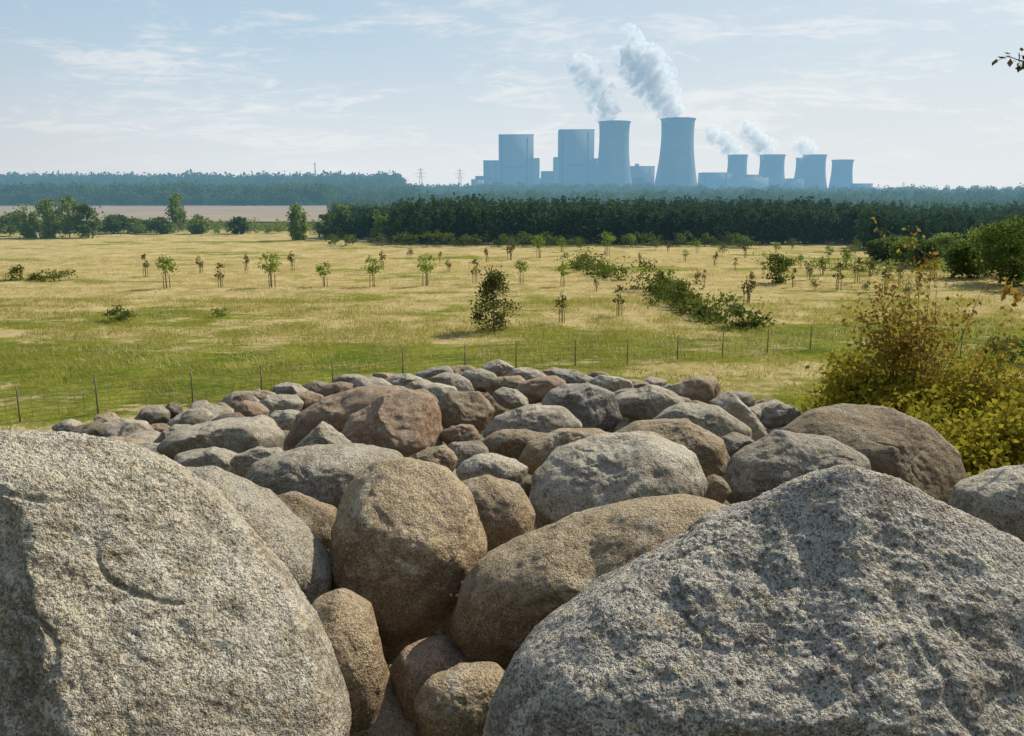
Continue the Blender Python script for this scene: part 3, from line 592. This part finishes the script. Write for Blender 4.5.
def pylon(px,yt,Yd,label):
    q=atY(px,190,Yd); h=atY(px,yt,Yd)[2]; t=empty('electricity_pylon',(q[0],Yd,0),label,'pylon','electricity pylons on the horizon',rz=.3)
    m=MB(); b=h*.09
    lv=[0,.2,.38,.54,.68,.8,.9,1]
    w=lambda f:b*(1-f)+.6
    for sx,sy in ((1,1),(1,-1),(-1,-1),(-1,1)): m.tube([(sx*w(0),sy*w(0),0),(sx*w(1),sy*w(1),h)],[.25,.18],4)
    for i in range(7):
        a,c=lv[i],lv[i+1]
        for sx,sy,tx,ty in ((1,1,1,-1),(1,-1,-1,-1),(-1,-1,-1,1),(-1,1,1,1)):
            m.tube([(sx*w(a),sy*w(a),a*h),(tx*w(c),ty*w(c),c*h)],.11,4); m.tube([(tx*w(a),ty*w(a),a*h),(sx*w(c),sy*w(c),c*h)],.11,4)
    m.build('lattice_tower',STL,t)
    for f,l in ((.66,.17),(.8,.24),(.93,.14)):
        m=MB(); m.tube([(-l*h,0,f*h),(0,0,f*h+h*.03),(l*h,0,f*h)],[.14,.2,.14],4); m.tube([(-l*h,0,f*h),(l*h,0,f*h)],.16,4)
        ca=m.build('crossarm',STL,t)
        for s in (-1,-.55,.55,1):
            m=MB(); m.tube([(s*l*h,0,f*h-.25),(s*l*h,0,f*h-2.6)],.2,5); m.build('insulator',STL,ca)
pylon(421,168,1900,'left lattice pylon above the forest, left of the power station'); pylon(460,169,2100,'lattice pylon nearest the left end of the power station')
pylon(903,182,2600,'faint lattice pylon just right of the power station'); pylon(878,184,3200,'tiny lattice pylon close to the rightmost cooling tower'); pylon(948,186,3200,'tiny pylon far out on the right horizon')
# ---------------------------------------------------------------- steam plumes
def plume(label,pts,Yd,seed,dens=.05):
    s=Yd/FPX; C=[(atY(x,y,Yd),r*s) for x,y,r in pts]
    k=NT('steam'); p=k.pos(); nz=k.noise(p,.045,5,.64,1.1)
    f=None
    for c,r in C:
        d=k.n('ShaderNodeVectorMath',{0:p,1:tuple(c)},operation='DISTANCE').outputs['Value']
        v=k.math('SUBTRACT',1.,k.math('DIVIDE',d,r*1.25)); f=v if f is None else k.math('SMOOTH_MAX',f,v,.2)
    g=k.math('ADD',f,k.math('MULTIPLY',k.math('SUBTRACT',nz,.5),4.6))
    den=k.math('MULTIPLY',k.ramp(g,.2,.75),dens)
    sc=k.n('ShaderNodeVolumeScatter',{'Color':rgb(.84,.91,.97),'Density':den,'Anisotropy':.2}).outputs[0]
    em=k.n('ShaderNodeEmission',{'Color':rgb(.28,.50,.70),'Strength':k.math('MULTIPLY',den,.34)}).outputs[0]  # blue glow put into the steam in place of ambient fill light
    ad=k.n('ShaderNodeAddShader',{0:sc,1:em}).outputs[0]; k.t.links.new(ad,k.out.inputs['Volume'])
    k.m.cycles.volume_step_rate=.8
    pts_=np.array([c for c,r in C]); rr=np.array([r for c,r in C])*1.3
    t=np.linspace(0,1,len(pts_)); tt=np.linspace(0,1,26); q=np.stack([np.interp(tt,t,pts_[:,i]) for i in range(3)],-1); qr=np.interp(tt,t,rr)
    qr[0]*=.8; qr[-1]*=.5
    m=MB(); m.tube(q,qr,24); base=q[0].copy()
    for i,v in enumerate(m.V): m.V[i]=v-base
    o=m.build('steam_plume',k.m,None,True,loc=base); tag(o,label,'steam','steam plumes over the cooling towers')
    return o
plume('large white steam plume drifting left from the tallest cooling tower',[(676,118,11),(668,108,13),(661,94,16),(653,80,19),(643,68,20),(634,56,18),(630,42,14),(642,34,11)],1850,1,.08)
plume('white steam plume drifting left from the left tall cooling tower',[(612,121,10),(606,110,12),(601,98,13),(594,84,14),(586,74,14),(577,66,11),(570,60,8)],1850,2,.08)
plume('small steam plume over the leftmost small cooling tower',[(736,155,8),(730,147,9),(722,140,9),(713,134,8),(706,128,6)],2700,3,.055)
plume('small steam plume over the second small cooling tower',[(770,154,10),(764,146,11),(756,138,10),(748,129,9),(744,121,7)],2600,4,.06)
plume('thin wisp of steam over the overlapping cooling towers',[(812,154,9),(806,148,9),(799,144,8),(792,140,6)],2550,5,.05)
# ---------------------------------------------------------------- light & sky
sun=bpy.data.objects.new('sun',bpy.data.lights.new('sun','SUN')); COL.objects.link(sun); sun.data.energy=5.; sun.data.angle=R(.5); sun.data.color=(1,.91,.75)
sun.rotation_euler=sd.to_track_quat('Z','Y').to_euler(); sun.location=(30,0,60)
w=bpy.data.worlds.new('World'); S.world=w; w.use_nodes=True; t=w.node_tree; t.nodes.clear()
k=NT.__new__(NT); k.t=t; k.out=t.nodes.new('ShaderNodeOutputWorld')
sky=k.n('ShaderNodeTexSky',sky_type='NISHITA'); sky.sun_disc=False; sky.sun_elevation=EL; sky.sun_rotation=AZ; sky.air_density=1.2; sky.dust_density=1.; sky.ozone_density=1.8
b1=k.n('ShaderNodeBackground',{'Color':sky.outputs[0],'Strength':.10}).outputs[0]
g=k.n('ShaderNodeTexCoord').outputs['Generated']; sx=k.n('ShaderNodeSeparateXYZ',{0:g}); z=sx.outputs[2]
zz=k.math('ADD',k.math('MAXIMUM',z,0.),.16); cv=k.n('ShaderNodeCombineXYZ',{0:k.math('DIVIDE',sx.outputs[0],zz),1:k.math('DIVIDE',sx.outputs[1],zz),2:0.}).outputs[0]
mp=k.n('ShaderNodeMapping',{'Vector':cv,'Scale':(1.,1.4,1.),'Location':(3.,1.,0),'Rotation':(0,0,.25)}).outputs[0]
c1=k.noise(mp,1.2,8,.62,.7); c2=k.noise(mp,4.5,7,.7,1.)
cf=k.ramp(k.math('ADD',c1,k.math('MULTIPLY',k.math('SUBTRACT',c2,.5),.6)),.46,.70)
sdot=k.n('ShaderNodeVectorMath',{0:g,1:tuple(sd)},operation='DOT_PRODUCT').outputs['Value']
hz=k.ramp(z,.24,.0,.80,1.)
pale=k.mix(k.ramp(z,0.,.22),rgb(.80,.84,.87),rgb(.50,.68,.83))
pale=k.mix(k.ramp(sdot,.25,.85,0.,.5),pale,rgb(.84,.87,.88))
cc=k.mix(k.math('MULTIPLY',cf,k.ramp(z,0.,.12,.3,.8)),pale,rgb(.93,.94,.95))
f=k.math('MAXIMUM',hz,k.math('MULTIPLY',cf,.85))
b2=k.n('ShaderNodeBackground',{'Color':cc,'Strength':k.ramp(sdot,-.5,.35,.46,.96)}).outputs[0]
upf=k.math('MULTIPLY',f,k.ramp(z,.75,.3,.25,1.))
ms=k.n('ShaderNodeMixShader',{0:upf,1:b1,2:b2}).outputs[0]; t.links.new(ms,k.out.inputs[0])
